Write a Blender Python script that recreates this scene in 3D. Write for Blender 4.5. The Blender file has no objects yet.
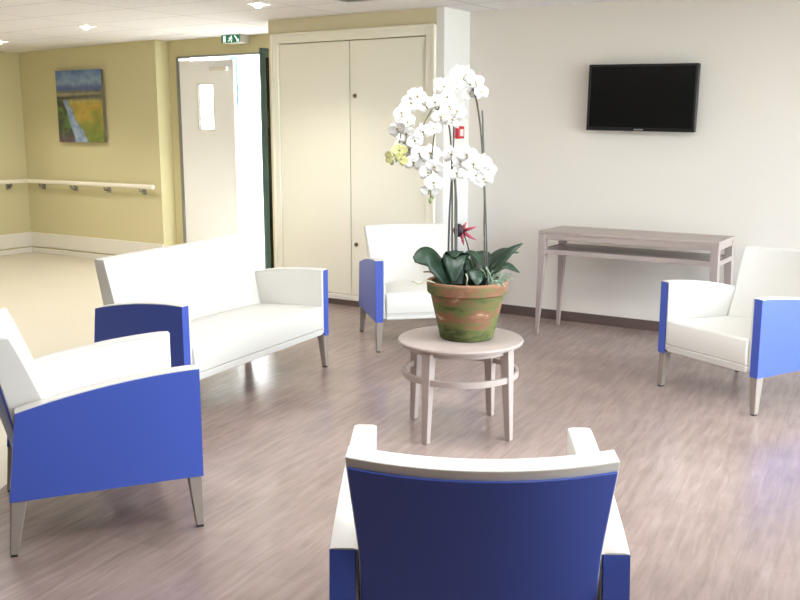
import bpy, bmesh, math, random
from mathutils import Vector, Matrix
random.seed(7)
PI = math.pi
sc = bpy.context.scene
COL = sc.collection
R = math.radians

# ------------------------------------------------------------------ materials
def srgb(r, g, b):
    def f(c):
        c /= 255.0
        return c/12.92 if c <= .04045 else ((c+.055)/1.055)**2.4
    return (f(r), f(g), f(b), 1)

def mat(name, col, rough=.5, spec=.5, bump=0, bscale=200, var=0, vscale=3, metal=0, coat=0, emit=None):
    m = bpy.data.materials.new(name); m.use_nodes = True
    nt = m.node_tree; N = nt.nodes; b = N['Principled BSDF']
    b.inputs['Base Color'].default_value = col
    b.inputs['Roughness'].default_value = rough
    b.inputs['Specular IOR Level'].default_value = spec
    b.inputs['Metallic'].default_value = metal
    b.inputs['Coat Weight'].default_value = coat
    tc = N.new('ShaderNodeTexCoord')
    if var:
        n = N.new('ShaderNodeTexNoise'); n.inputs['Scale'].default_value = vscale; n.inputs['Detail'].default_value = 4
        nt.links.new(tc.outputs['Object'], n.inputs['Vector'])
        mx = N.new('ShaderNodeMixRGB'); mx.blend_type = 'MIX'
        mx.inputs[1].default_value = tuple(c*(1-var) for c in col[:3])+(1,)
        mx.inputs[2].default_value = tuple(min(1, c*(1+var)) for c in col[:3])+(1,)
        nt.links.new(n.outputs['Fac'], mx.inputs[0]); nt.links.new(mx.outputs[0], b.inputs['Base Color'])
    if bump:
        n = N.new('ShaderNodeTexNoise'); n.inputs['Scale'].default_value = bscale; n.inputs['Detail'].default_value = 2
        nt.links.new(tc.outputs['Object'], n.inputs['Vector'])
        bp = N.new('ShaderNodeBump'); bp.inputs['Strength'].default_value = bump; bp.inputs['Distance'].default_value = .002
        nt.links.new(n.outputs['Fac'], bp.inputs['Height']); nt.links.new(bp.outputs['Normal'], b.inputs['Normal'])
    if emit:
        b.inputs['Emission Color'].default_value = emit[0]; b.inputs['Emission Strength'].default_value = emit[1]
    return m

M = {}
M['white_vinyl'] = mat('white_vinyl', srgb(216, 214, 208), .42, .4, .15, 350)
M['blue_vinyl'] = mat('blue_vinyl', srgb(64, 86, 172), .42, .4, .15, 350)
M['grey_wood'] = mat('grey_wood', srgb(170, 156, 149), .45, .4, .1, 60, .08, 14)
M['leg_wood'] = mat('leg_wood', srgb(142, 131, 122), .45, .4, .1, 60, .08, 20)
M['foot_black'] = mat('foot_black', srgb(30, 28, 28), .6)
M['wall_cream'] = mat('wall_cream', srgb(226, 220, 210), .75, .25, .08, 90)
M['wall_white'] = mat('wall_white', srgb(226, 224, 220), .7, .25, .08, 90)
M['wall_ochre'] = mat('wall_ochre', srgb(206, 197, 156), .7, .25, .08, 90)
M['wall_beige'] = mat('wall_beige', srgb(214, 205, 172), .7, .25, .08, 90)
M['door_cream'] = mat('door_cream', srgb(236, 233, 216), .42, .4, .03, 40)
M['door_white'] = mat('door_white', srgb(248, 248, 247), .4, .4)
M['skirt_white'] = mat('skirt_white', srgb(226, 222, 212), .5, .4)
M['skirt_dark'] = mat('skirt_dark', srgb(96, 80, 74), .45, .4, 0, 0, .1, 8)
M['rail_white'] = mat('rail_white', srgb(236, 230, 214), .35, .5)
M['metal_grey'] = mat('metal_grey', srgb(150, 150, 148), .35, .5, metal=.8)
M['dark_metal'] = mat('dark_metal', srgb(84, 112, 112), .4, .5)
M['tv_black'] = mat('tv_black', srgb(16, 17, 19), .28, .5)
M['tv_screen'] = mat('tv_screen', srgb(9, 11, 13), .16, .45)
M['tv_logo'] = mat('tv_logo', srgb(190, 190, 190), .3, .5, metal=.6)
M['sign_green'] = mat('sign_green', srgb(0, 92, 66), .4, emit=(srgb(0, 92, 66), .25))
M['sign_white'] = mat('sign_white', srgb(225, 240, 230), .4, emit=(srgb(225, 240, 230), .45))
M['sign_grey'] = mat('sign_grey', srgb(196, 194, 184), .5)
M['call_red'] = mat('call_red', srgb(196, 34, 48), .4)
M['label_white'] = mat('label_white', srgb(235, 232, 228), .5)
M['petal'] = mat('petal', srgb(226, 226, 224), .5, .3)
M['petal_green'] = mat('petal_green', srgb(176, 174, 116), .5, .3)
M['lip'] = mat('lip', srgb(150, 142, 104), .5, .3)
M['bud'] = mat('bud', srgb(150, 160, 120), .5, .3)
M['stem'] = mat('stem', srgb(88, 84, 66), .5, .3, .1, 80, .15, 30)
M['stake'] = mat('stake', srgb(84, 84, 86), .4, .5)
M['leaf'] = mat('leaf', srgb(26, 52, 33), .42, .5, .1, 30, .25, 14)
M['air_leaf'] = mat('air_leaf', srgb(160, 180, 160), .5, .3)
M['root'] = mat('root', srgb(170, 166, 146), .6, .3)
M['soil'] = mat('soil', srgb(44, 36, 28), .9, .2, .8, 60, .4, 40)
M['pink_petal'] = mat('pink_petal', srgb(170, 74, 90), .5, .3)
M['dark_petal'] = mat('dark_petal', srgb(42, 20, 28), .5, .3)
M['pipe_blue'] = mat('pipe_blue', srgb(34, 66, 96), .5)
M['paving'] = mat('paving', srgb(205, 200, 190), .8, .2, .2, 20, .08, 4)
M['render_white'] = mat('render_white', srgb(235, 235, 232), .8, .2, .2, 40)
M['frame_alu'] = mat('frame_alu', srgb(225, 225, 222), .35, .5)
M['lamp_ring'] = mat('lamp_ring', srgb(215, 212, 208), .35, .5)
M['lamp_bowl'] = mat('lamp_bowl', srgb(150, 148, 146), .3, .5, metal=.7)
M['bulb'] = mat('bulb', (1, 1, 1, 1), .4, emit=((1, .93, .82, 1), 25))
M['canvas_edge'] = mat('canvas_edge', srgb(120, 118, 100), .8)
M['vent'] = mat('vent', srgb(222, 220, 220), .5)
M['vent_dark'] = mat('vent_dark', srgb(214, 212, 212), .6)
M['brass'] = mat('brass', srgb(112, 92, 66), .35, .5, metal=.5)

def glass_mat():
    m = bpy.data.materials.new('thin_glass'); m.use_nodes = True
    nt = m.node_tree; N = nt.nodes; N.remove(N['Principled BSDF'])
    t = N.new('ShaderNodeBsdfTransparent'); t.inputs[0].default_value = (.94, .97, .96, 1)
    g = N.new('ShaderNodeBsdfGlossy'); g.inputs['Roughness'].default_value = .02
    fr = N.new('ShaderNodeFresnel'); fr.inputs[0].default_value = 1.45
    mx = N.new('ShaderNodeMixShader')
    nt.links.new(fr.outputs[0], mx.inputs[0]); nt.links.new(t.outputs[0], mx.inputs[1]); nt.links.new(g.outputs[0], mx.inputs[2])
    nt.links.new(mx.outputs[0], N['Material Output'].inputs[0])
    return m
M['glass'] = glass_mat()

def floor_mat():
    m = bpy.data.materials.new('plank_vinyl'); m.use_nodes = True
    nt = m.node_tree; N = nt.nodes; L = nt.links; b = N['Principled BSDF']
    tc = N.new('ShaderNodeTexCoord')
    mp = N.new('ShaderNodeMapping'); mp.inputs['Rotation'].default_value = (0, 0, R(-96.4))
    L.new(tc.outputs['Object'], mp.inputs['Vector'])
    br = N.new('ShaderNodeTexBrick')
    br.inputs['Color1'].default_value = (.40, .40, .40, 1); br.inputs['Color2'].default_value = (.60, .60, .60, 1)
    br.inputs['Mortar'].default_value = (.25, .25, .25, 1)
    br.inputs['Scale'].default_value = 1; br.inputs['Mortar Size'].default_value = .0015
    br.inputs['Brick Width'].default_value = 1.3; br.inputs['Row Height'].default_value = .32; br.offset = .37
    L.new(mp.outputs[0], br.inputs['Vector'])
    mg = N.new('ShaderNodeMapping'); mg.inputs['Scale'].default_value = (1.1, 9, 1)
    L.new(mp.outputs[0], mg.inputs['Vector'])
    g = N.new('ShaderNodeTexNoise'); g.inputs['Scale'].default_value = 3.2; g.inputs['Detail'].default_value = 8
    g.inputs['Roughness'].default_value = .62; g.inputs['Distortion'].default_value = .5
    L.new(mg.outputs[0], g.inputs['Vector'])
    n2 = N.new('ShaderNodeTexNoise'); n2.inputs['Scale'].default_value = 2.4; n2.inputs['Detail'].default_value = 3
    L.new(mp.outputs[0], n2.inputs['Vector'])
    r1 = N.new('ShaderNodeValToRGB')
    r1.color_ramp.elements[0].position = .22; r1.color_ramp.elements[0].color = srgb(132, 113, 105)
    r1.color_ramp.elements[1].position = .80; r1.color_ramp.elements[1].color = srgb(164, 146, 139)
    L.new(g.outputs['Fac'], r1.inputs[0])
    m1 = N.new('ShaderNodeMixRGB'); m1.blend_type = 'OVERLAY'; m1.inputs[0].default_value = .28
    L.new(r1.outputs[0], m1.inputs[1]); L.new(br.outputs['Color'], m1.inputs[2])
    m2 = N.new('ShaderNodeMixRGB'); m2.blend_type = 'OVERLAY'; m2.inputs[0].default_value = .3
    L.new(m1.outputs[0], m2.inputs[1]); L.new(n2.outputs['Fac'], m2.inputs[2])
    L.new(m2.outputs[0], b.inputs['Base Color'])
    b.inputs['Roughness'].default_value = .25; b.inputs['Specular IOR Level'].default_value = .5
    bp = N.new('ShaderNodeBump'); bp.inputs['Strength'].default_value = .06; bp.inputs['Distance'].default_value = .003
    L.new(g.outputs['Fac'], bp.inputs['Height']); L.new(bp.outputs[0], b.inputs['Normal'])
    return m
M['floor_wood'] = floor_mat()
M['floor_beige'] = mat('floor_beige', srgb(208, 199, 180), .38, .5, 0, 0, .05, 2)

def ceiling_mat():
    m = bpy.data.materials.new('ceiling_tiles'); m.use_nodes = True
    nt = m.node_tree; N = nt.nodes; L = nt.links; b = N['Principled BSDF']
    tc = N.new('ShaderNodeTexCoord')
    br = N.new('ShaderNodeTexBrick'); br.offset = 0
    br.inputs['Color1'].default_value = srgb(228, 225, 226); br.inputs['Color2'].default_value = srgb(223, 220, 222)
    br.inputs['Mortar'].default_value = srgb(176, 172, 174); br.inputs['Scale'].default_value = 1
    br.inputs['Mortar Size'].default_value = .006; br.inputs['Brick Width'].default_value = 1.2; br.inputs['Row Height'].default_value = .6
    L.new(tc.outputs['Object'], br.inputs['Vector']); L.new(br.outputs['Color'], b.inputs['Base Color'])
    b.inputs['Roughness'].default_value = .85; b.inputs['Specular IOR Level'].default_value = .2
    return m
M['ceiling'] = ceiling_mat()

def pot_mat():
    m = bpy.data.materials.new('mossy_terracotta'); m.use_nodes = True
    nt = m.node_tree; N = nt.nodes; L = nt.links; b = N['Principled BSDF']
    tc = N.new('ShaderNodeTexCoord')
    n = N.new('ShaderNodeTexNoise'); n.inputs['Scale'].default_value = 5.5; n.inputs['Detail'].default_value = 6; n.inputs['Roughness'].default_value = .65
    mp = N.new('ShaderNodeMapping'); mp.inputs['Scale'].default_value = (.8, .8, 2.2); mp.inputs['Location'].default_value = (3.1, 1.3, .4)
    L.new(tc.outputs['Object'], mp.inputs[0]); L.new(mp.outputs[0], n.inputs['Vector'])
    r = N.new('ShaderNodeValToRGB'); e = r.color_ramp.elements
    e[0].position = .36; e[0].color = srgb(66, 72, 42)
    e[1].position = .70; e[1].color = srgb(186, 170, 134)
    for p, c in ((.45, (94, 102, 58)), (.52, (110, 104, 66)), (.57, (126, 88, 66)), (.63, (138, 102, 80))):
        x = e.new(p); x.color = srgb(*c)
    L.new(n.outputs['Fac'], r.inputs[0])
    # bare clay along the lip of the rim
    sp = N.new('ShaderNodeSeparateXYZ'); L.new(tc.outputs['Object'], sp.inputs[0])
    mr = N.new('ShaderNodeMapRange'); mr.inputs[1].default_value = .284; mr.inputs[2].default_value = .298
    L.new(sp.outputs['Z'], mr.inputs[0])
    mx = N.new('ShaderNodeMixRGB'); mx.inputs[2].default_value = srgb(152, 114, 90)
    L.new(mr.outputs[0], mx.inputs[0]); L.new(r.outputs[0], mx.inputs[1]); L.new(mx.outputs[0], b.inputs['Base Color'])
    b.inputs['Roughness'].default_value = .8; b.inputs['Specular IOR Level'].default_value = .25
    bp = N.new('ShaderNodeBump'); bp.inputs['Strength'].default_value = .3; bp.inputs['Distance'].default_value = .004
    L.new(n.outputs['Fac'], bp.inputs['Height']); L.new(bp.outputs[0], b.inputs['Normal'])
    return m
M['pot'] = pot_mat()

# ------------------------------------------------------------------ mesh helpers
def box(bm, x0, x1, y0, y1, z0, z1):
    vs = [bm.verts.new((x, y, z)) for x in (x0, x1) for y in (y0, y1) for z in (z0, z1)]
    for f in ((0, 1, 3, 2), (4, 6, 7, 5), (0, 4, 5, 1), (2, 3, 7, 6), (0, 2, 6, 4), (1, 5, 7, 3)):
        bm.faces.new([vs[i] for i in f])
    return vs

def hexa(bm, bot, top):
    """prism between two quads (4 points each, same order)"""
    a = [bm.verts.new(p) for p in bot]; b = [bm.verts.new(p) for p in top]
    bm.faces.new(a[::-1]); bm.faces.new(b)
    for i in range(4):
        j = (i+1) % 4
        bm.faces.new((a[i], a[j], b[j], b[i]))

def loft(bm, rings, cap=True, closed=False):
    vr = [[bm.verts.new(p) for p in r] for r in rings]
    n = len(vr[0]); m = len(vr)
    for k in range(m if closed else m-1):
        a, b = vr[k], vr[(k+1) % m]
        for i in range(n):
            j = (i+1) % n
            bm.faces.new((a[i], a[j], b[j], b[i]))
    if cap and not closed:
        bm.faces.new(vr[0][::-1]); bm.faces.new(vr[-1])
    return vr

def lathe(bm, prof, seg=40, cx=0, cy=0, cap=False):
    rings = []
    for r, z in prof:
        rings.append([(cx+r*math.cos(2*PI*i/seg), cy+r*math.sin(2*PI*i/seg), z) for i in range(seg)])
    loft(bm, rings, cap)

def tube(bm, pts, rad, seg=8):
    pts = [Vector(p) for p in pts]; rings = []
    ref = Vector((0, 0, 1))
    for i, p in enumerate(pts):
        d = (pts[min(i+1, len(pts)-1)] - pts[max(i-1, 0)]).normalized()
        u = d.cross(ref)
        if u.length < .05: u = d.cross(Vector((1, .3, 0)))
        u.normalize(); v = d.cross(u)
        r = rad[i] if isinstance(rad, (list, tuple)) else rad
        rings.append([p + r*(math.cos(2*PI*k/seg)*u + math.sin(2*PI*k/seg)*v) for k in range(seg)])
    loft(bm, rings)

def smooth_path(pts, n=8):
    """Catmull-Rom through points"""
    P = [Vector(p) for p in pts]; P = [2*P[0]-P[1]] + P + [2*P[-1]-P[-2]]
    out = []
    for i in range(1, len(P)-2):
        for k in range(n):
            t = k/n
            out.append(.5*((2*P[i]) + (P[i+1]-P[i-1])*t + (2*P[i-1]-5*P[i]+4*P[i+1]-P[i+2])*t*t + (3*P[i]-P[i-1]-3*P[i+1]+P[i+2])*t**3))
    out.append(P[-2]); return out

def obj(name, bm, material, parent=None, bevel=0, segs=2, smooth=True, solid=0, sub=0, angle=35):
    bmesh.ops.recalc_face_normals(bm, faces=bm.faces[:])
    me = bpy.data.meshes.new(name); bm.to_mesh(me); bm.free()
    o = bpy.data.objects.new(name, me); COL.objects.link(o)
    for mm in (material if isinstance(material, (list, tuple)) else [material]):
        me.materials.append(mm)
    if smooth:
        for p in me.polygons: p.use_smooth = True
    if solid:
        s = o.modifiers.new('thickness', 'SOLIDIFY'); s.thickness = solid; s.offset = 0
    if bevel:
        b = o.modifiers.new('bevel', 'BEVEL'); b.width = bevel; b.segments = segs; b.limit_method = 'ANGLE'; b.angle_limit = R(angle)
        b.harden_normals = False
    if sub:
        s = o.modifiers.new('sub', 'SUBSURF'); s.levels = sub; s.render_levels = sub
    if smooth:
        try: me.set_sharp_from_angle(angle=R(50 if bevel else 40))
        except Exception: pass
    if parent: o.parent = parent
    return o

def tag(o, label, cat, group=None):
    o['label'] = label; o['category'] = cat
    if group: o['group'] = group
    return o

def thing(name, label, cat, loc=(0, 0, 0), rz=0, group=None):
    o = bpy.data.objects.new(name, None); COL.objects.link(o)
    o.empty_display_size = .1
    o.location = loc; o.rotation_euler = (0, 0, rz)
    return tag(o, label, cat, group)

def struct(name, bm, m, parent=None, **k):
    o = obj(name, bm, m, parent, smooth=k.pop('smooth', False), **k)
    if parent is None: o['kind'] = 'structure'
    return o

def boxes(*bs):
    bm = bmesh.new()
    for b in bs: box(bm, *b)
    return bm

def copy_tree(o, parent=None):
    c = o.copy(); COL.objects.link(c)
    if parent: c.parent = parent
    for ch in list(o.children): copy_tree(ch, c)
    return c

# ------------------------------------------------------------------ setting
CZ = 2.465            # ceiling height
XL, XR, YN = -10.24, 1.4, -6.0
YTV, YCUP, YRAIL, YDOOR = 7.08, 6.66, 7.45, 7.65

# floor: planks in the lounge, plain beige vinyl in the corridor, meeting in one gently curved joint
bm = bmesh.new()
joint = [(-5.65, 6.72), (-5.25, 6.0), (-4.85, 5.1), (-4.5, 4.3), (-4.15, 3.4), (-3.75, 2.65), (-3.45, 2.1), (-3.1, 1.2), (-2.9, 0.2), (-2.8, -2), (-2.8, YN)]
wood = [bm.verts.new((x, y, 0)) for x, y in [(-5.65, YTV+.3)]+joint+[(XR, YN), (XR, YTV+.3)]]
f = bm.faces.new(wood); f.material_index = 0
beige = [bm.verts.new((x, y, 0)) for x, y in [(-5.65, YDOOR+.02)]+joint+[(XL, YN), (XL, YDOOR+.02)]]
f = bm.faces.new(beige); f.material_index = 1
bmesh.ops.triangulate(bm, faces=bm.faces[:])
struct('floor', bm, [M['floor_wood'], M['floor_beige']])

bm = bmesh.new()   # the corridor ceiling drops a little towards its far end
loft(bm, [[(x, YN-.2, z), (x, 7.9, z), (x, 7.9, CZ+.15), (x, YN-.2, CZ+.15)] for x, z in ((XL-.2, CZ-.055), (-7.8, CZ-.004), (-7.2, CZ), (XR+.2, CZ))])
struct('ceiling', bm, M['ceiling'])

struct('wall_back', boxes((-3.86, XR+.2, YTV, YTV+.2, 0, CZ)), M['wall_cream'])
struct('wall_corridor', boxes((XL-.2, -7.91, YRAIL, YRAIL+.4, 0, CZ)), M['wall_ochre'])
struct('wall_left', boxes((XL-.2, XL, YN, YRAIL, 0, CZ)), M['wall_ochre'])
struct('wall_near', boxes((XL-.2, XR+.2, YN-.2, YN, 0, CZ)), M['wall_cream'])
struct('wall_door', boxes((-7.91, -7.80, YDOOR, YDOOR+.2, 0, CZ), (-7.80, -5.75, YDOOR, YDOOR+.2, 2.29, CZ),
                          (-5.75, -5.65, YDOOR, YDOOR+.2, 0, CZ)), M['wall_ochre'])
struct('wall_cupboard', boxes((-5.60, -3.93, YCUP, 7.85, 2.345, CZ)), M['wall_beige'])
struct('wall_cupboard_side', boxes((-5.65, -5.60, YCUP, 7.85, 0, CZ)), M['wall_beige'])
struct('wall_pier', boxes((-3.93, -3.86, YCUP, 7.85, 0, CZ)), M['wall_white'])

# right hand wall with three tall windows (daylight of the room)
WY = [(2.9, 4.15), (4.3, 5.55), (5.7, 6.95)]; WZ0, WZ1 = .08, 2.38
bs = [(XR, XR+.2, YN, WY[0][0], 0, CZ)]
for k, (a, b) in enumerate(WY):
    nxt = WY[k+1][0] if k < 2 else YTV+.2
    bs += [(XR, XR+.2, a, b, 0, WZ0), (XR, XR+.2, a, b, WZ1, CZ), (XR, XR+.2, b, nxt, 0, CZ)]
struct('wall_right', boxes(*bs), M['wall_cream'])
for k, (a, b) in enumerate(WY):
    m = .06; c = (a+b)/2; x0, x1 = XR+.06, XR+.12
    w = struct('window_%d' % (k+1), boxes((x0, x1, a, a+m, WZ0, WZ1), (x0, x1, b-m, b, WZ0, WZ1), (x0, x1, a+m, b-m, WZ0, WZ0+m),
               (x0, x1, a+m, b-m, WZ1-m, WZ1), (x0, x1, c-m/2, c+m/2, WZ0+m, WZ1-m)), M['frame_alu'])
    obj('pane', boxes((XR+.085, XR+.091, a+m, c-m/2, WZ0+m, WZ1-m), (XR+.085, XR+.091, c+m/2, b-m, WZ0+m, WZ1-m)), M['glass'], w, smooth=False)

# skirtings
struct('baseboard_back', boxes((-3.86, XR, YTV-.014, YTV, 0, .078)), M['skirt_dark'], bevel=.003)
struct('baseboard_pier', boxes((-3.86, -3.846, YCUP, YTV-.014, 0, .078)), M['skirt_dark'], bevel=.003)
struct('baseboard_cupboard', boxes((-5.65, -3.86, YCUP-.012, YCUP, 0, .05)), M['skirt_dark'], bevel=.003)
struct('baseboard_corridor', boxes((XL+.03, -7.91, YRAIL-.02, YRAIL, .075, .25), (XL+.03, -7.91, YRAIL-.03, YRAIL, 0, .06)), M['skirt_white'], bevel=.006)
struct('baseboard_left', boxes((XL, XL+.02, YN, YRAIL, .075, .25), (XL, XL+.03, YN, YRAIL, 0, .06)), M['skirt_white'], bevel=.006)
struct('baseboard_door', boxes((-7.91, -7.80, YDOOR-.015, YDOOR, 0, .1), (-7.91, -7.896, YRAIL, YDOOR-.015, 0, .1)), M['skirt_white'], bevel=.004)
struct('baseboard_near', boxes((XL+.03, XR, YN, YN+.014, 0, .078)), M['skirt_dark'])
struct('baseboard_right', boxes((XR-.014, XR, YN+.014, YTV-.014, 0, .078)), M['skirt_dark'])
# ---- outside, beyond the open doorway
struct('ground', boxes((-40, 40, 7.88, 40, -.12, -.02), (XR+.25, 40, -30, 7.88, -.12, -.02)), M['paving'])
struct('wall_outside', boxes((-13, -3, 10.2, 10.5, -.02, 3.4)), M['render_white'])
struct('added_sky_blocker', boxes((-12, -3, 7.86, 9.3, 2.5, 2.65)), M['render_white'])  # unseen roof, added to cut the skylight entering through the doorway

# ---- doorway: dark frame, white leaf swung outwards, glazed leaf folded back towards the cupboard
d = bpy.data.objects.new('door_1', None); COL.objects.link(d); d['kind'] = 'structure'
d.location = (-7.80, YDOOR, 0)
obj('door_frame', boxes((0, .035, -.012, .14, 0, 2.27), (.035, 2.05, -.012, .14, 2.27, 2.29)), M['metal_grey'], d, bevel=.003)
LW = .72
leaf = boxes((0, LW, -.02, .02, .01, 1.50), (0, .23, -.02, .02, 1.50, 2.0), (.46, LW, -.02, .02, 1.50, 2.0), (0, LW, -.02, .02, 2.0, 2.24))
lo = obj('door_leaf', leaf, M['door_white'], d, smooth=False); lo.location = (.037, .02, 0); lo.rotation_euler = (0, 0, R(6))
obj('vision_pane', boxes((.23, .46, -.004, .004, 1.50, 2.0)), M['glass'], lo, smooth=False)
bm = boxes((.23, .245, -.026, .026, 1.50, 2.0), (.445, .46, -.026, .026, 1.50, 2.0), (.245, .445, -.026, .026, 1.50, 1.515), (.245, .445, -.026, .026, 1.985, 2.0))
obj('vision_frame', bm, M['skirt_white'], lo)
obj('door_closer', boxes((.44, .66, -.07, -.02, 2.12, 2.165)), M['skirt_white'], lo, bevel=.006)
g = boxes((0, .028, 0, .06, .01, 2.25), (0, .028, .78, .84, .01, 2.25), (0, .028, .06, .78, .01, .12), (0, .028, .06, .78, 2.17, 2.25))
g2 = obj('door_leaf', g, M['dark_metal'], d, bevel=.003); g2.location = (1.915, -.85, 0)
g2['label'] = 'dark framed glazed leaf standing open beside the cupboard'
obj('pane', boxes((.010, .018, .06, .78, .12, 2.17)), M['glass'], g2, smooth=False)

# downpipe on the outside wall
t = thing('drainpipe', 'short blue drainpipe on the bright wall outside the open doorway', 'pipe', (-9.24, 10.13, 0))
bm = bmesh.new(); tube(bm, [(0, 0, 1.80), (0, 0, 2.5), (0, 0, 3.38)], .06, 14); obj('pipe', bm, M['pipe_blue'], t)
bm = bmesh.new(); lathe(bm, [(.058, 2.02), (.070, 2.02), (.070, 2.08), (.058, 2.08)], 14); box(bm, -.02, .02, .05, .07, 2.02, 2.08); obj('clip', bm, M['pipe_blue'], t)

# ---- built in cupboard
t = thing('built_in_cupboard', 'cream built-in cupboard with two tall doors beside the open doorway', 'cupboard', (-4.775, YCUP, 0))
x0, x1 = -.762, .758; zt, zb = 2.258, .10
obj('casing', boxes((x0-.06, x0, -.018, .10, .05, zt+.077), (x1, x1+.085, -.018, .10, .05, zt+.077), (x0, x1, -.018, .10, zt, zt+.077)), M['door_cream'], t, bevel=.004)
obj('casing_bead', boxes((x0-.072, x0-.05, -.03, -.018, .05, zt+.085), (x1+.062, x1+.085, -.03, -.018, .05, zt+.085), (x0-.05, x1+.062, -.03, -.018, zt+.062, zt+.085)), M['door_cream'], t, bevel=.004)
obj('sill', boxes((x0, x1, -.022, .10, .05, zb-.006)), M['skirt_white'], t, bevel=.004)
for s in (-1, 1):
    a, b = (x0+.004, -.004) if s < 0 else (.004, x1-.004)
    dr = obj('door', boxes((a, b, .0, .035, zb, zt-.007)), M['door_cream'], t, bevel=.003)
    if s > 0:
        for nm, z in (('lock', 1.80), ('knob', .545)):
            bm = bmesh.new(); lathe(bm, [(.0, .018), (.012, .016), (.016, .010), (.012, .003), (.018, .002), (.018, 0)], 16)
            bmesh.ops.transform(bm, matrix=Matrix.Translation((.055, 0, z)) @ Matrix.Rotation(R(90), 4, 'X'), verts=bm.verts[:])
            obj(nm, bm, M['brass'], dr)
obj('back', boxes((x0-.06, x1+.085, .5, .52, .05, zt+.07)), M['door_cream'], t, smooth=False)

# ---- handrails on the corridor walls
def handrail(name, label, length, loc, rz):
    t = thing(name, label, 'handrail', loc, rz, 'corridor handrails')
    bm = bmesh.new()
    prof = [(-.018*math.cos(a)-.07, .026*math.sin(a)) for a in [2*PI*i/12 for i in range(12)]]
    loft(bm, [[(x, y, z) for y, z in prof] for x in (0, length)])
    obj('rail', bm, M['rail_white'], t, bevel=.004)
    n = max(2, int(length/.72)+1)
    for i in range(n):
        x = .22 + (length-.44)*i/(n-1)
        bm = bmesh.new(); tube(bm, smooth_path([(x, -.07, -.022), (x, -.068, -.05), (x, -.03, -.062), (x, 0, -.062)], 4), .012)
        box(bm, x-.03, x+.03, -.008, 0, -.095, -.03)
        obj('bracket', bm, M['metal_grey'], t, bevel=.003)
    return t
handrail('handrail', 'long pale handrail under the landscape painting', 2.19, (-10.148, YRAIL, .885), 0)
h = handrail('handrail', 'pale handrail on the left corridor wall, cut by the picture edge', 3.19, (XL, 4.2, .885), R(90))

# ---- exit sign: box on the wall over the doorway
t = thing('exit_sign', 'small green and white emergency exit sign above the open doorway', 'sign', (-6.862, YDOOR, 2.425))
obj('housing', boxes((-.128, .128, -.15, 0, -.042, .038)), M['sign_grey'], t, bevel=.004)
obj('face', boxes((-.126, .122, -.154, -.15, -.041, .036)), M['sign_green'], t, smooth=False)
bm = bmesh.new(); Y = -.157
def poly(pts):
    a = [bm.verts.new((x, Y, z)) for x, z in pts]; b = [bm.verts.new((x, Y+.003, z)) for x, z in pts]
    bm.faces.new(a); bm.faces.new(b[::-1])
    for i in range(len(a)): bm.faces.new((a[i], a[(i+1) % len(a)], b[(i+1) % len(a)], b[i]))
poly([(-.098, -.034), (-.068, -.034), (-.068, .030), (-.098, .030)])              # doorway
obj('doorway_symbol', bm, M['sign_white'], t, smooth=False)
bm = bmesh.new()
c = (.012, .021); poly([(c[0]+.008*math.cos(2*PI*i/10), c[1]+.008*math.sin(2*PI*i/10)) for i in range(10)])
poly([(-.006, .010), (.012, .012), (.006, -.010), (-.010, -.008)])
poly([(-.006, .010), (-.012, .012), (-.028, .000), (-.023, -.004), (-.010, .005)])
poly([(.012, .012), (.030, -.002), (.026, -.007), (.010, .004)])
poly([(-.010, -.008), (-.002, -.009), (-.016, -.024), (-.036, -.026), (-.036, -.020), (-.019, -.018)])
poly([(.006, -.010), (-.002, -.009), (.012, -.020), (.006, -.036), (.013, -.036), (.020, -.019)])
obj('running_figure', bm, M['sign_white'], t, smooth=False)
bm = bmesh.new()
poly([(.050, .028), (.062, .032), (.100, -.012), (.108, -.002), (.112, -.034), (.080, -.030), (.090, -.020)])
obj('arrow', bm, M['sign_white'], t, smooth=False)

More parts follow.
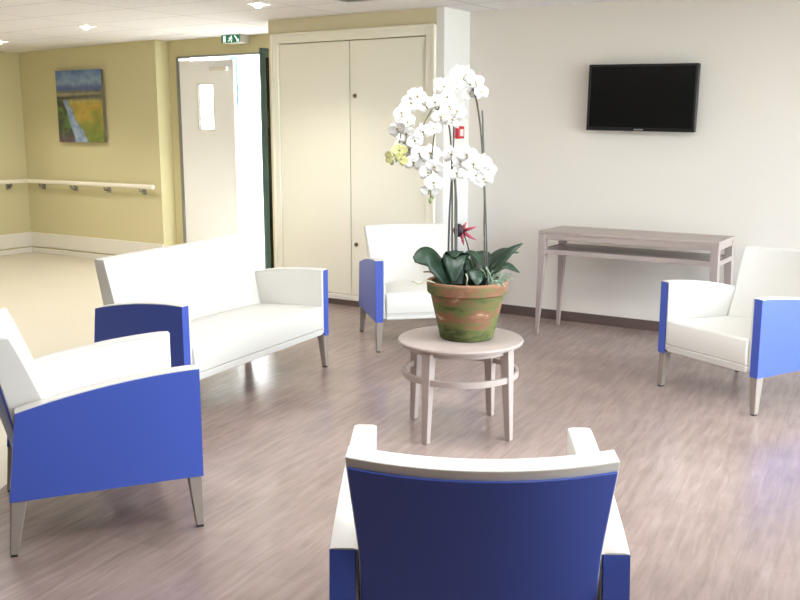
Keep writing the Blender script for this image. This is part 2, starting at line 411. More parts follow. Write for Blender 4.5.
# ---- landscape painting on canvas
t = thing('landscape_picture', 'unframed canvas of a blue river through a yellow field on the corridor wall', 'painting', (-9.128, YRAIL, 1.362))
W2, HH = .392, .815
obj('canvas', boxes((-W2, W2, -.050, -.022, 0, HH)), M['canvas_edge'], t, smooth=False)
obj('batten', boxes((-.3, .3, -.022, -.002, HH-.10, HH-.05)), M['canvas_edge'], t, smooth=False)
bm = bmesh.new(); NX, NZ = 56, 56
cl = bm.loops.layers.float_color.new('paint')
def lerp(a, b, t): return tuple(a[i]*(1-t)+b[i]*t for i in range(3))
def sst(a, b, x):
    t = max(0, min(1, (x-a)/(b-a))); return t*t*(3-2*t)
from mathutils import noise
def paint(u, v):   # u 0..1 left to right, v 0..1 from the top
    n = noise.noise(Vector((u*5, v*7, 1.7))); n2 = noise.noise(Vector((u*14, v*16, 4.1)))
    sky = lerp((88, 112, 158), (128, 152, 178), sst(0, .2, v+.08*n+.02)*(1-sst(.2, .28, v)))
    c = lerp(sky, (82, 96, 142), sst(.15, .27, v+.04*n))
    c = lerp(c, (112, 112, 96), sst(.265+.02*n, .30+.02*n, v))
    c = lerp(c, (146, 140, 110), sst(.30, .325, v+.015*n)*(1-sst(.33, .37, v)))
    c = lerp(c, (72, 66, 62), sst(.345-.05*(u-.4), .375, v)*(1-sst(.38, .43, v+.05*u)))
    fld = lerp((178, 150, 66), (112, 122, 52), sst(.48, .9, v+.22*n+.18*n2))
    fld = lerp(fld, (170, 160, 96), sst(.36, .42, v)*(1-sst(.42, .48, v)))
    lef = lerp((70, 76, 62), (92, 116, 56), sst(-.3, .4, n+n2*.6))
    lef = lerp(lef, (96, 74, 86), sst(.85, 1, v))
    rc = .18+.12*sst(.4, .62, v)+.20*sst(.6, 1, v); rw = .035+.16*(v-.38)
    land = lerp(lef, fld, sst(rc+rw-.02, rc+rw+.03, u+.03*n2))
    riv = lerp((150, 166, 190), (104, 126, 160), sst(-.2, .5, n2+.5*n))
    land = lerp(land, riv, sst(rc-rw-.02, rc-rw+.02, u)*(1-sst(rc+rw-.02, rc+rw+.03, u+.03*n2)))
    c = lerp(c, land, sst(.385, .43, v))
    k = 1+.14*n2
    return tuple(max(0, min(255, x*k)) for x in c)
vg = [[bm.verts.new((-W2+2*W2*i/NX, -.052, HH*(1-j/NZ))) for j in range(NZ+1)] for i in range(NX+1)]
for i in range(NX):
    for j in range(NZ):
        f = bm.faces.new((vg[i][j], vg[i+1][j], vg[i+1][j+1], vg[i][j+1]))
        for l, (a, b) in zip(f.loops, ((i, j), (i+1, j), (i+1, j+1), (i, j+1))):
            l[cl] = srgb(*paint(a/NX, b/NZ))
pm = bpy.data.materials.new('oil_paint'); pm.use_nodes = True
an = pm.node_tree.nodes.new('ShaderNodeVertexColor'); an.layer_name = 'paint'
pb = pm.node_tree.nodes['Principled BSDF']; pb.inputs['Roughness'].default_value = .6
pm.node_tree.links.new(an.outputs[0], pb.inputs['Base Color'])
obj('painted_front', bm, pm, t, smooth=False)

# ---- television on the back wall
t = thing('television', 'black flat screen television on the cream wall above the console table', 'television', (-2.372, YTV+.001, 1.757))
t.rotation_euler = (0, R(1.0), 0)
obj('casing', boxes((-.41, .41, -.095, -.045, -.243, .243)), M['tv_black'], t, bevel=.006)
obj('bezel', boxes((-.41, -.392, -.103, -.09, -.243, .243), (.392, .41, -.103, -.09, -.243, .243), (-.392, .392, -.103, -.09, .225, .243), (-.392, .392, -.103, -.09, -.243, -.217)), M['tv_black'], t, bevel=.002)
obj('screen', boxes((-.392, .392, -.097, -.094, -.217, .225)), M['tv_screen'], t, smooth=False)
bm = bmesh.new(); box(bm, -.035, .035, -.1045, -.103, -.236, -.227); obj('badge', bm, M['tv_logo'], t, smooth=False)
bm = bmesh.new(); box(bm, -.11, -.05, -.108, -.09, -.250, -.243); obj('sensor_lip', bm, M['tv_logo'], t, smooth=False)
obj('wall_bracket', boxes((-.2, .2, -.045, 0, -.1, .1)), M['dark_metal'], t, smooth=False)

# ---- red call point on the pier
t = thing('fire_call_point', 'small red fire alarm call point on the white pier behind the orchid', 'alarm', (-3.861, 6.885, 1.50))
obj('housing', boxes((0, .04, -.05, .05, -.05, .05)), M['call_red'], t, bevel=.005)
obj('push_plate', boxes((.04, .043, -.028, .028, -.03, .026)), M['label_white'], t, smooth=False)

# ---- recessed ceiling downlights
def downlight(label, x, y, first):
    if first is None:
        t = thing('downlight', label, 'ceiling light', (x, y, CZ), R(20), 'ceiling downlights')
        bm = bmesh.new(); lathe(bm, [(.070, -.002), (.074, -.008), (.098, -.006), (.100, 0), (.070, 0)], 32); obj('ring', bm, M['lamp_ring'], t)
        bm = bmesh.new(); lathe(bm, [(.0, -.001), (.070, -.003), (.070, 0)], 32); obj('bowl', bm, M['lamp_bowl'], t)
        bm = bmesh.new(); bmesh.ops.create_uvsphere(bm, u_segments=16, v_segments=10, radius=.032, matrix=Matrix.Translation((-.02, 0, -.014)) @ Matrix.Scale(.55, 4, (0, 0, 1)))
        obj('bulb', bm, M['bulb'], t)
        return t
    t = copy_tree(first); t.location = (x, y, CZ); t['label'] = label
    return t
dl = downlight('round recessed downlight on the ceiling above the landscape painting', -7.376, 6.131, None)
downlight('round recessed downlight on the ceiling cut by the left picture edge', -9.171, 6.459, dl).location.z = CZ-.031
downlight('round recessed downlight on the ceiling in front of the cupboard', -4.921, 5.72, dl)

t = thing('ceiling_vent', 'square ceiling vent at the top of the picture above the cupboard', 'vent', (-4.0, 5.70, CZ))
obj('frame', boxes((-.33, .33, .27, .31, -.014, 0), (-.33, .33, -.31, -.27, -.014, 0), (-.33, -.29, -.27, .27, -.014, 0), (.29, .33, -.27, .27, -.014, 0)), M['vent'], t, bevel=.003)
obj('backing', boxes((-.29, .29, -.27, .27, -.003, 0)), M['vent_dark'], t, smooth=False)
for i in range(9):
    y = -.24+.06*i; bm = bmesh.new()
    hexa(bm, [(-.29, y-.02, -.012), (.29, y-.02, -.012), (.29, y-.016, -.012), (-.29, y-.016, -.012)], [(-.29, y+.012, -.004), (.29, y+.012, -.004), (.29, y+.016, -.004), (-.29, y+.016, -.004)])
    obj('slat', bm, M['vent'], t, smooth=False)

# ------------------------------------------------------------------ armchairs and sofa
HB, HAF, HAR, ARCH = .214, .652, .553, .020
D2, RS, TA = .3325, .04, .064
def top_z(t): return HAR+(HAF-HAR)*t+ARCH*4*t*(1-t)
def yz(t, v):
    """point on the arm's side outline: t rear 0 .. front 1, v bottom 0 .. top 1"""
    zt = top_z(t); yt = -D2+2*D2*t; yb = -D2-RS+(2*D2+RS)*t
    return (yb+(yt-yb)*v, HB+(zt-HB)*v)

def slab(bm, xa, xb, t0, t1, v0, dz1, n=14, z0=None, lift=0):
    rings = []
    for i in range(n+1):
        t = t0+(t1-t0)*i/n
        y1, z1 = yz(t, 1); z1 -= dz1
        y0, zz0 = yz(t, v0)
        if z0 is not None:
            k = (z0-HB)/(top_z(t)-HB); y0, zz0 = yz(t, k)
        rings.append([(xa, y0, zz0), (xb, y0, zz0), (xb, y1, z1), (xa, y1, z1)])
    loft(bm, rings)

def make_seat(name, W, label, cat, group, bulge, lean=.114, d2=.3325, har=.553, inset=.049, ztop=.814, thick=(.082, .090)):
    global D2, HAR, ARCH
    D2, HAR = d2, har
    root = thing(name, label, cat, group=group)
    w = W/2
    for s in (-1, 1):
        def X(a, b): return (s*a, s*b)
        bm = bmesh.new()
        slab(bm, *X(w-.036, w), 0, 1, 0, .0075)
        slab(bm, *X(w-TA+.012, w-.036), .985, 1, 0, .0075, 2)
        slab(bm, *X(w-TA, w-.036), 0, .035, 0, .0075, 2)
        bmesh.ops.remove_doubles(bm, verts=bm.verts[:], dist=.0005)
        ap = obj('arm_panel', bm, M['blue_vinyl'], root, bevel=.004, segs=2)
        bm = bmesh.new()
        slab(bm, *X(w-TA-.006, w-.037), .036, .984, 0, .007, z0=.235)
        slab(bm, *X(w-TA-.006, w-TA+.011), .975, .999, 0, .004, 2, z0=.235)
        ip = obj('arm_lining', bm, M['white_vinyl'], root, bevel=.01, segs=3)
        bm = bmesh.new()
        rings = []
        for i in range(17):
            t = i/16; y, z = yz(t, 1); z0 = z-.0072
            if i == 16: z -= .003
            if i == 0: z -= .003
            rings.append([(s*(w-TA-.006), y, z0), (s*(w-.001), y, z0), (s*(w-.001), y, z-.003), (s*(w-.012), y, z), (s*(w-TA+.006), y, z), (s*(w-TA-.006), y, z-.004)])
        loft(bm, rings); obj('arm_top', bm, M['white_vinyl'], root, bevel=.003)
        # legs: tapered, square, leaning a little out of the corner
        for f in (1, -1):
            bm = bmesh.new(); xo, xi = w-.004, w-.056
            if f > 0:
                ya, yb_ = D2-.058, D2-.004; bya, byb = D2-.034, D2-.002
            else:
                ya, yb_ = -D2-RS+.004, -D2-RS+.062; bya, byb = -D2-RS-.014, -D2-RS+.016
            xbo, xbi = w-.006, w-.036
            top = [(s*xi, ya, HB+.01), (s*xo, ya, HB+.01), (s*xo, yb_, HB+.01), (s*xi, yb_, HB+.01)]
            bot = [(s*xbi, bya, .008), (s*xbo, bya, .008), (s*xbo, byb, .008), (s*xbi, byb, .008)]
            hexa(bm, bot, top); lg = obj('leg', bm, M['leg_wood'], root, bevel=.004)
            bm = bmesh.new(); k = .003
            fb = [(s*(xbi+k), bya+k, 0), (s*(xbo-k), bya+k, 0), (s*(xbo-k), byb-k, 0), (s*(xbi+k), byb-k, 0)]
            hexa(bm, fb, [(p[0], p[1], .008) for p in fb]); obj('foot_pad', bm, M['foot_black'], lg)
    wi = w-TA-.008
    # seat base with a piped lower edge
    bm = bmesh.new(); box(bm, -wi, wi, -.27, D2+.004, HB+.012, .268)
    obj('seat_base', bm, M['white_vinyl'], root, bevel=.012, segs=3)
    # cushion
    bm = bmesh.new(); bmesh.ops.create_cube(bm, size=2)
    bmesh.ops.subdivide_edges(bm, edges=bm.edges[:], cuts=11, use_grid_fill=True)
    for v in bm.verts:
        u, q, h = v.co
        zt = .405+.028*(1-abs(u)**2.4)*(1-abs(q)**2.6)+.012*q
        z = .268+(zt-.268)*(h+1)/2
        y = -.24+(D2+.004+.24)*(q+1)/2
        if q > .99: y += .008*math.cos(h*PI/2)
        v.co = (u*(wi-.001), y, z)
    obj('seat_cushion', bm, M['white_vinyl'], root, bevel=.022, segs=4, angle=50)
    bm = bmesh.new(); zz = .268
    tube(bm, [(-wi+.006, D2+.012, zz), (0, D2+.014, zz), (wi-.006, D2+.012, zz)], .004, 6)
    obj('piping', bm, M['white_vinyl'], root)
    # backrest: leaning, a little bowed, wrapped over at the top
    wb = w-inset; ZT = ztop
    def back_pt(u, h, k):   # u -1..1, h 0..1 height, k 0 rear .. 1 front
        z = .235+(ZT-.235)*h
        yr = -.300+(.3325-D2)-lean*((z-.235)/(ZT-.235))**1.25
        yf = yr+thick[0] + thick[1]*(1-h)**.9
        bow = bulge*(1-u*u)
        width = wb if z > .57 else wi-.002
        wd = wi-.002+(wb-wi+.002)*max(0, min(1, (z-.54)/.26))
        y = yr+(yf-yr)*k - bow*(.35+.65*h)
        if k > .5: y += .010*(1-abs(u)**3)*math.sin(PI*h)
        return (u*wd, y, z)
    bm = bmesh.new(); bmesh.ops.create_cube(bm, size=2)
    bmesh.ops.subdivide_edges(bm, edges=bm.edges[:], cuts=15, use_grid_fill=True)
    for v in bm.verts:
        u, q, h = v.co; v.co = back_pt(u, (h+1)/2, (q+1)/2)
    obj('backrest', bm, M['white_vinyl'], root, bevel=.034, segs=6, angle=50)
    bm = bmesh.new(); nx, nz = 20, 12; hi = (ZT-.026-.235)/(ZT-.235)
    rings = [[], []]
    G = []
    for off in (0, -.010):
        g = []
        for i in range(nx+1):
            u = -1+2*i/nx
            g.append([bm.verts.new(Vector(back_pt(u*.99, hi*j/nz, 0))+Vector((0, off+.003, -.012 if j == 0 else 0))) for j in range(nz+1)])
        G.append(g)
    for i in range(nx):
        for j in range(nz):
            bm.faces.new((G[1][i][j], G[1][i+1][j], G[1][i+1][j+1], G[1][i][j+1]))
            bm.faces.new((G[0][i][j], G[0][i][j+1], G[0][i+1][j+1], G[0][i+1][j]))
    for i in range(nx):
        for j in (0, nz): bm.faces.new((G[0][i][j], G[0][i+1][j], G[1][i+1][j], G[1][i][j]))
    for j in range(nz):
        for i in (0, nx): bm.faces.new((G[0][i][j], G[0][i][j+1], G[1][i][j+1], G[1][i][j]))
    obj('back_panel', bm, M['blue_vinyl'], root, bevel=.004)
    return root

GA = 'blue and white lounge armchairs'
ch = make_seat('armchair', .73, 'blue and white armchair at the left edge, its blue side turned to the viewer', 'armchair', GA, .08)
ch.location = (-3.047, 2.492, 0); ch.rotation_euler = (0, 0, R(-34.4))
for (x, y, a, lab) in ((-1.171, 2.208, 30.0, 'nearest armchair, seen from behind with its dark blue back panel, in the foreground'),
                       (-1.233, 5.683, 153.1, 'blue and white armchair at the right edge in front of the console table'),
                       (-3.596, 5.826, 224.8, 'blue and white armchair in front of the cupboard, partly behind the orchid pot')):
    c = copy_tree(ch); c.location = (x, y, 0); c.rotation_euler = (0, 0, R(a)); c['label'] = lab
so = make_seat('sofa', 1.44, 'white two seat sofa with blue arm sides, in front of the open doorway', 'sofa', None, .012, .080, .300, .592, .060, .846, (.070, .040))
so.location = (-3.897, 4.110, 0); so.rotation_euler = (0, 0, R(275.7))

# ------------------------------------------------------------------ round side table
TX, TY, TZ = -2.312, 4.180, .490
t = thing('side_table', 'round pale wooden side table with a hoop stretcher, under the orchid pot', 'table', (TX, TY, 0), R(-5))
bm = bmesh.new(); lathe(bm, [(0, TZ), (.300, TZ), (.318, TZ-.002), (.322, TZ-.009), (.318, TZ-.020), (.290, TZ-.026), (0, TZ-.026)], 72); obj('tabletop', bm, M['grey_wood'], t)
bm = bmesh.new(); lathe(bm, [(.270, TZ-.026), (.275, TZ-.026), (.275, TZ-.050), (.250, TZ-.050), (.250, TZ-.026)], 64); obj('apron', bm, M['grey_wood'], t)
bm = bmesh.new(); rr = .300; lathe(bm, [(rr, .300), (rr, .330), (rr-.020, .330), (rr-.020, .300), (rr, .300)], 72); obj('hoop_stretcher', bm, M['grey_wood'], t, bevel=.003)
for k in range(4):
    a = k*PI/2; c, s = math.cos(a), math.sin(a); bm = bmesh.new()
    def P(r, w, z): return (r*c-w*s, r*s+w*c, z)
    hexa(bm, [P(.284, -.016, 0), P(.314, -.016, 0), P(.314, .016, 0), P(.284, .016, 0)], [P(.252, -.027, TZ-.026), P(.304, -.027, TZ-.026), P(.304, .027, TZ-.026), P(.252, .027, TZ-.026)])
    obj('leg', bm, M['grey_wood'], t, bevel=.003)

# ------------------------------------------------------------------ console table
t = thing('console_table', 'long pale wooden console table with a low shelf against the cream wall', 'table', (-2.274, 6.69, 0))
hw, hd, Z = .660, .212, .788
obj('tabletop', boxes((-hw, hw, -hd, hd, Z-.022, Z)), M['grey_wood'], t, bevel=.003)
obj('apron', boxes((-hw+.055, hw-.055, -hd+.004, -hd+.024, Z-.062, Z-.022), (-hw+.055, hw-.055, hd-.024, hd-.004, Z-.062, Z-.022),
    (-hw+.006, -hw+.026, -hd+.05, hd-.05, Z-.062, Z-.022), (hw-.026, hw-.006, -hd+.05, hd-.05, Z-.062, Z-.022)), M['grey_wood'], t, bevel=.002)
obj('shelf', boxes((-hw+.03, hw-.03, -hd+.012, hd-.012, .632, .648)), M['grey_wood'], t, bevel=.002)
obj('shelf_rail', boxes((-hw+.05, hw-.05, -hd+.002, -hd+.022, .618, .652), (-hw+.05, hw-.05, hd-.022, hd-.002, .618, .652),
    (-hw+.004, -hw+.022, -hd+.05, hd-.05, .618, .652), (hw-.022, hw-.004, -hd+.05, hd-.05, .618, .652)), M['grey_wood'], t, bevel=.002)
for sx in (-1, 1):
    for sy in (-1, 1):
        bm = bmesh.new()
        xo, xi, xbo, xbi = hw-.001, hw-.056, hw+.010, hw-.014
        yo, yi, ybo, ybi = hd-.001, hd-.05, hd+.004, hd-.02
        q = lambda a, b, y0, y1, z: [(sx*a, sy*y0, z), (sx*b, sy*y0, z), (sx*b, sy*y1, z), (sx*a, sy*y1, z)]
        hexa(bm, q(xi, xo, yi, yo, .60), q(xi, xo, yi, yo, Z-.022))
        hexa(bm, q(xbi, xbo, ybi, ybo, 0), q(xi, xo, yi, yo, .60))
        bmesh.ops.remove_doubles(bm, verts=bm.verts[:], dist=.0001)
        inner = [f for f in bm.faces if all(abs(v.co.z-.60) < 1e-5 for v in f.verts)]
        bmesh.ops.delete(bm, geom=inner, context='FACES')
        obj('leg', bm, M['grey_wood'], t, bevel=.003)

# ------------------------------------------------------------------ potted orchid
PX, PY = -2.290, 4.205
t = thing('potted_orchid', 'white orchid in a large mossy clay pot on the round side table', 'potted plant', (PX, PY, TZ), R(32.7))
# inside this Empty: x to the right across the view, y away, z up from the table
bm = bmesh.new()
lathe(bm, [(0, 0), (.128, 0), (.137, .006), (.150, .06), (.168, .14), (.187, .225), (.190, .232), (.198, .234), (.204, .240), (.208, .288), (.205, .298), (.196, .300), (.188, .294), (.180, .24), (.17, .20), (0, .20)], 64)
obj('pot', bm, M['pot'], t)
bm = bmesh.new(); rng = random.Random(3)
rings = []
for r in (.001, .05, .09, .13, .16, .180):
    rings.append([(r*math.cos(2*PI*i/36), r*math.sin(2*PI*i/36), .262+.012*rng.random()+.02*(1-r/.18)) for i in range(36)])
loft(bm, rings, True); obj('soil', bm, M['soil'], t)

def leaf(pts, width, fold=.25, roll=0, m='leaf', name='leaf', wpow=.75):
    path = smooth_path(pts, 8); n = len(path); bm = bmesh.new(); rows = []
    side0 = None
    for i, p in enumerate(path):
        d = (path[min(i+1, n-1)]-path[max(i-1, 0)]).normalized()
        hz = Vector((d.x, d.y, 0))
        side = Vector((-d.y, d.x, 0)) if hz.length > .15 else (side0 or Vector((1, 0, 0)))
        side.normalize()
        if side0 and side.dot(side0) < 0: side = -side
        side0 = side
        nrm = side.cross(d).normalized()
        sd = side*math.cos(roll)+nrm*math.sin(roll); nr = nrm*math.cos(roll)-side*math.sin(roll)
        s = i/(n-1); wd = width*max(.04, math.sin(PI*min(1, s*.93+.07)**.8))**wpow
        row = []
        for k in (-1, -.6, -.25, 0, .25, .6, 1):
            row.append(bm.verts.new(p + sd*(k*wd/2) + nr*(fold*abs(k)*wd/2)))
        rows.append(row)
    for a, b in zip(rows, rows[1:]):
        for k in range(6): bm.faces.new((a[k], a[k+1], b[k+1], b[k]))
    return obj(name, bm, M[m], t, solid=.003)
leaf([(-.07, -.02, .27), (-.14, -.06, .37), (-.20, -.09, .43), (-.275, -.12, .420)], .15, .12, roll=.9, wpow=.5)
leaf([(-.05, -.05, .26), (-.06, -.03, .385), (-.07, -.09, .43), (-.078, -.15, .385), (-.08, -.175, .315)], .125, .15, wpow=.7)
leaf([(-.06, -.01, .27), (-.09, .01, .37), (-.07, -.05, .455), (-.075, -.12, .43)], .12, .15)
leaf([(-.02, .02, .27), (-.035, .02, .40), (.02, -.02, .45), (.085, -.06, .37)], .10, .2)
leaf([(.03, -.03, .27), (.025, -.05, .345), (.03, -.10, .37), (.035, -.15, .335), (.036, -.175, .30)], .10, .2, wpow=.7)
leaf([(.06, .0, .27), (.13, -.02, .37), (.20, -.02, .445), (.275, -.02, .488)], .085, .2, roll=-.5)
leaf([(.07, .03, .27), (.14, .06, .40), (.21, .08, .44), (.27, .1, .425)], .09, .2, roll=-.4)
leaf([(.06, -.04, .27), (.11, -.09, .35), (.18, -.13, .395), (.245, -.16, .36)], .075, .2, roll=-.4)
leaf([(0, .06, .27), (-.02, .13, .38), (-.06, .2, .42), (-.1, .26, .38)], .11, .2)
leaf([(.03, .06, .27), (.07, .14, .38), (.09, .2, .42), (.12, .27, .39)], .11, .2)
# pale fringed air plant at the right of the pot
bm = bmesh.new(); rng = random.Random(11)
for k in range(26):
    a = rng.uniform(-.6, 2.4); l = rng.uniform(.06, .14)
    b = Vector((.115+rng.uniform(-.035, .035), -.10+rng.uniform(-.03, .03), .275))
    e = b+Vector((l*.55*math.cos(a), -.03+rng.uniform(-.03, .03), l*abs(math.sin(a))+.01)); mid = (b+e)/2+Vector((0, 0, .02))
    tube(bm, smooth_path([b, mid, e], 4), [.0035]*8+[.001], 5)
obj('air_plant', bm, M['air_leaf'], t)
for pts in ([(-.14, -.08, .28), (-.20, -.13, .315), (-.25, -.15, .305), (-.285, -.16, .318)], [(-.05, -.12, .28), (-.02, -.18, .285), (.03, -.17, .275), (.09, -.16, .285)],
            [(.0, -.10, .28), (-.015, -.15, .30), (-.012, -.165, .33), (-.02, -.16, .355)], [(.02, -.10, .275), (.06, -.17, .283), (.10, -.14, .28), (.13, -.10, .27)],
            [(-.12, -.02, .28), (-.18, -.03, .34), (-.225, -.04, .345)]):
    bm = bmesh.new(); p = smooth_path(pts, 6); tube(bm, p, .0042, 6); obj('aerial_root', bm, M['root'], t)

def PT(px, py, dep=0): return ((px-467.5)*.00500, dep, .79+(280-py)*.00497-TZ)

def stem(pix, r0=.0055, r1=.003):
    path = smooth_path([PT(*p) for p in pix], 8); n = len(path)
    bm = bmesh.new(); tube(bm, path, [r0+(r1-r0)*i/(n-1) for i in range(n)], 8)
    return obj('stem', bm, M['stem'], t)
stem([(486, 276, .02), (484.5, 230, .03), (484, 190, .03), (480.5, 140, .03), (475.5, 105, .02), (470, 88, .0), (461, 81, -.03), (450, 84, -.06), (439, 97, -.10), (435, 115, -.13), (431, 140, -.15), (429, 170, -.16), (428.5, 200, -.16)])
stem([(452, 276, .0), (451.5, 230, .0), (451, 180, .0), (450, 150, .0), (446.5, 122, .0), (436, 110, -.02), (424, 101, -.05), (412, 107, -.08), (403, 122, -.10), (398, 142, -.12), (395, 160, -.13)])
stem([(455, 276, -.03), (454, 220, -.04), (453.5, 185, -.04), (450.5, 164, -.05), (456, 155, -.07), (466, 156, -.09), (476, 165, -.1), (486, 175, -.1)], .005)
stem([(448, 274, .03), (449, 220, .05), (452, 160, .06), (452.5, 120, .05), (447, 104, .03), (438, 100, .0), (428, 113, -.03), (420, 130, -.05), (416, 150, -.06)], .005)
for pix in ([(489, 278, .05), (486, 210, .05), (481, 110, .05)], [(447.5, 278, .02), (449.5, 200, .02), (453.5, 118, .02)], [(456.5, 278, -.02), (455.5, 200, -.02), (453.5, 172, -.02)]):
    bm = bmesh.new(); tube(bm, [PT(*p) for p in pix], .0045, 8); obj('stake', bm, M['stake'], t)

# one moth orchid bloom: three sepals, two broad petals, a lip
def petal(bm, ang, length, width, tilt, cup, wide=.55):
    n = 6; rows = []
    for i in range(n+1):
        s = i/n; w = width*math.sin(PI*min(1, (s*(1-.06)+.06))**(.9 if wide > .6 else .75))**.7
        row = []
        for k in (-1, -.5, 0, .5, 1):
            r = s*length; x = k*w/2; y = -tilt*r*r*8 - .002 + cup*abs(k)**2*w*.22
            ca, sa = math.cos(ang), math.sin(ang)
            row.append(bm.verts.new((r*ca-x*sa, y, r*sa+x*ca)))
        rows.append(row)
    for a, b in zip(rows, rows[1:]):
        for k in range(4): bm.faces.new((a[k], a[k+1], b[k+1], b[k]))
bm = bmesh.new()
for a in (90, 218, 322): petal(bm, R(a), .046, .030, -.25, -.3)
for a in (8, 172): petal(bm, R(a), .050, .058, .35, -.25, .7)
f0 = obj('flower', bm, M['petal'], t, solid=.0012)
bm = bmesh.new()
petal(bm, R(270), .020, .013, 2.5, .8)
bmesh.ops.create_uvsphere(bm, u_segments=8, v_segments=6, radius=.0055, matrix=Matrix.Translation((0, -.007, .002)))
l0 = obj('lip', bm, M['lip'], f0, solid=.001)
blooms = [(462, 76, -.03), (453, 84, -.06), (473, 83, .0), (478, 93, .0), (468, 94, .02), (456, 74, -.0), (441, 88, -.09), (444, 98, -.1),
          (433, 103, -.12), (446, 107, -.1), (438, 117, -.14), (455, 112, -.05), (450, 120, -.06), (431, 128, -.15),
          (416, 97, -.06), (424, 105, -.06), (410, 104, -.09), (400, 113, -.1), (407, 122, -.11), (397, 128, -.12), (405, 134, -.11),
          (413, 140, -.1), (421, 131, -.08), (408, 148, -.1), (417, 152, -.1), (428, 152, -.14), (403, 142, -.06), (422, 160, -.1),
          (432, 164, -.15), (426, 170, -.15), (431, 180, -.15), (427, 187, -.15), (412, 161, -.08),
          (449, 153, -.06), (457, 160, -.08), (464, 153, -.1), (470, 162, -.1), (473, 174, -.1), (479, 160, -.1), (485, 168, -.09), (481, 177, -.08), (455, 172, -.06)]
rng = random.Random(5); first = True
for (px, py, dp) in blooms:
    if first: f, first = f0, False
    else: f = f0.copy(); COL.objects.link(f); lp = l0.copy(); COL.objects.link(lp); lp.parent = f
    f.parent = t
    f.location = PT(px, py, dp-.02+rng.uniform(-.025, .025))
    s = rng.uniform(.9, 1.14); f.scale = (s, s, s)
    f.rotation_euler = (R(rng.uniform(-28, 12)), R(rng.uniform(-25, 25)), R(rng.uniform(-38, 38)))
# greenish half open blooms at the end of the left spray
for k, (px, py, s) in enumerate(((398, 149, .9), (400, 157, .75), (388, 155, .6))):
    f = f0.copy(); f.data = f0.data.copy(); f.data.materials[0] = M['petal_green']; COL.objects.link(f); f.parent = t
    f['label'] = 'yellow green half open flower'
    lp = l0.copy(); COL.objects.link(lp); lp.parent = f
    f.location = PT(px, py, -.14-.01*k); f.scale = (s, s, s); f.rotation_euler = (R(-20), R(40*k), R(20-30*k))
for px, py, dp in ((428.5, 197, -.16), (430.5, 193, -.15), (391, 160, -.13), (487, 178, -.1)):
    bm = bmesh.new(); bmesh.ops.create_uvsphere(bm, u_segments=10, v_segments=8, radius=.011, matrix=Matrix.Translation(PT(px, py, dp)) @ Matrix.Scale(1.35, 4, (0, 0, 1)))
    obj('bud', bm, M['bud'], t)
# dark red and pink bromeliad-like bloom behind the stems
o = Vector(PT(460.5, 231, .06))
bm = bmesh.new()
for k in range(7):
    a = 2*PI*k/7+.3; l = (.075, .05, .045, .06, .05, .075, .085)[k]
    e = o+Vector((l*math.cos(a)+.012, -.02, l*math.sin(a))); m_ = o+Vector((l*.5*math.cos(a)+.006, -.03, l*.5*math.sin(a)))
    tube(bm, smooth_path([o+Vector((.008, 0, 0)), m_, e], 4), [.009, .010, .0105, .010, .009, .008, .006, .004, .001], 6)
obj('pink_flower', bm, M['pink_petal'], t)
bm = bmesh.new(); bmesh.ops.create_uvsphere(bm, u_segments=14, v_segments=10, radius=.033, matrix=Matrix.Translation(o+Vector((-.012, -.035, .005))) @ Matrix.Diagonal((.8, .8, 1.05, 1)))
obj('pink_flower_centre', bm, M['dark_petal'], t)
bm = bmesh.new(); tube(bm, smooth_path([o, o+Vector((.03, 0, -.05)), Vector((.045, .04, .30)), Vector((.05, .03, .26))], 6), .004, 6); obj('pink_flower_stalk', bm, M['stem'], t)
bm = bmesh.new(); tube(bm, smooth_path([(.025, .0, .40), (.045, -.01, .355), (.07, -.02, .28)], 6), .004, 6); obj('pink_flower_stalk', bm, M['stem'], t)

# ------------------------------------------------------------------ light
w = bpy.data.worlds.new('sky'); sc.world = w; w.use_nodes = True
bg = w.node_tree.nodes['Background']
SKY = 8.6
bg.inputs[0].default_value = (.84, .905, 1.0, 1); bg.inputs[1].default_value = SKY
def portal(name, loc, rot, sx, sy):
    l = bpy.data.lights.new(name, 'AREA'); l.shape = 'RECTANGLE'; l.size = sx; l.size_y = sy
    l.cycles.is_portal = True
    o = bpy.data.objects.new(name, l); COL.objects.link(o); o.location = loc; o.rotation_euler = rot
for a, b in WY:
    portal('window_portal', (XR+.21, (a+b)/2, (WZ0+WZ1)/2), (0, R(90), 0), WZ1-WZ0, b-a)
portal('door_portal', (-6.8, YDOOR+.25, 1.15), (R(-90), 0, 0), 2.1, 2.3)
sun = bpy.data.lights.new('sun', 'SUN'); sun.energy = 3; sun.angle = R(1); sun.color = (1, .95, .88)
so_ = bpy.data.objects.new('sun', sun); COL.objects.link(so_); so_.rotation_euler = (R(38), 0, R(-25))
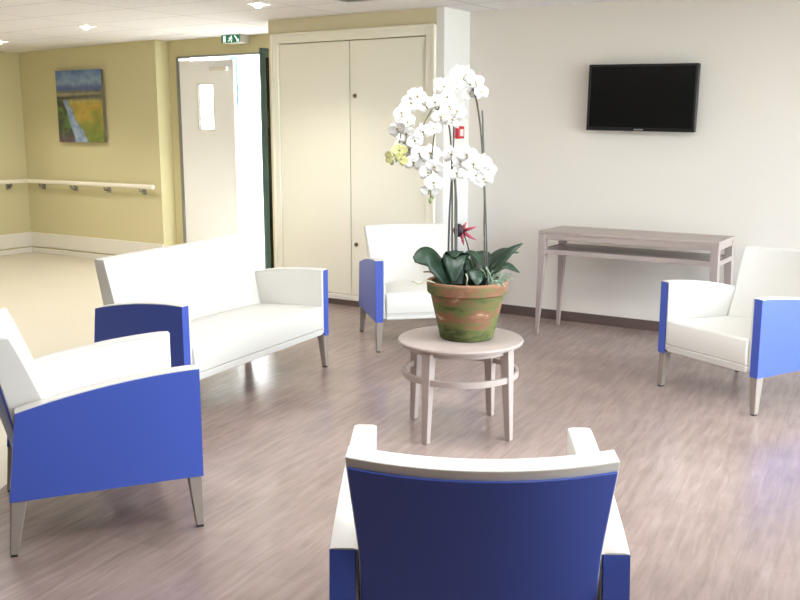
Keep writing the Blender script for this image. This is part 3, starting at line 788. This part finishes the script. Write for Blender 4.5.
for x, y, e in ((-2.4, 3.7, 36), (-.8, 4.2, 34), (-1.6, 1.6, 28), (.2, 1.6, 30), (-6.8, 3.8, 36), (-5.0, 3.3, 26)):  # fill lights added at ceiling level out of view, no fixtures
    l = bpy.data.lights.new('added_ceiling_fill', 'AREA'); l.shape = 'SQUARE'; l.size = .6; l.energy = e*.34
    l.color = (.97, .985, 1)
    o = bpy.data.objects.new('added_ceiling_fill', l); COL.objects.link(o); o.location = (x, y, CZ-.012)
for x, y, e in ((-7.376, 6.131, 32), (-9.171, 6.459, 26), (-4.921, 5.62, 30), (-7.8, 2.5, 20)):  # last spot has no downlight, added out of view for lighting balance
    l = bpy.data.lights.new('downlight_lamp', 'SPOT'); l.energy = e*.9; l.spot_size = R(125); l.spot_blend = .8; l.shadow_soft_size = .05
    l.color = (1, .95, .88)
    o = bpy.data.objects.new('downlight_lamp', l); COL.objects.link(o); o.location = (x, y, CZ-.06)

# ------------------------------------------------------------------ camera
cam = bpy.data.cameras.new('camera'); co = bpy.data.objects.new('camera', cam); COL.objects.link(co)
cam.sensor_fit = 'HORIZONTAL'; cam.sensor_width = 36; cam.lens = 949.92*36/800; cam.clip_start = .05
pit, roll, yaw = R(10.512), R(-.0418), R(32.685)
fwd = Vector((-math.sin(yaw)*math.cos(pit), math.cos(yaw)*math.cos(pit), -math.sin(pit)))
rt = Vector((math.cos(yaw), math.sin(yaw), 0)); up = rt.cross(fwd)
r2 = rt*math.cos(roll)+up*math.sin(roll); u2 = -rt*math.sin(roll)+up*math.cos(roll)
mw = Matrix((r2, u2, -fwd)).transposed().to_4x4(); mw.translation = (0, 0, 1.57)
co.matrix_world = mw
sc.camera = co
sc.view_settings.view_transform = 'Standard'; sc.view_settings.look = 'None'; sc.view_settings.gamma = 1; sc.view_settings.use_curve_mapping = False
sc.view_settings.exposure = 1.45
cy = sc.cycles
cy.use_denoising = True; cy.max_bounces = 10; cy.diffuse_bounces = 6; cy.glossy_bounces = 4; cy.transparent_max_bounces = 12
cy.sample_clamp_indirect = 8; cy.caustics_reflective = False; cy.caustics_refractive = False
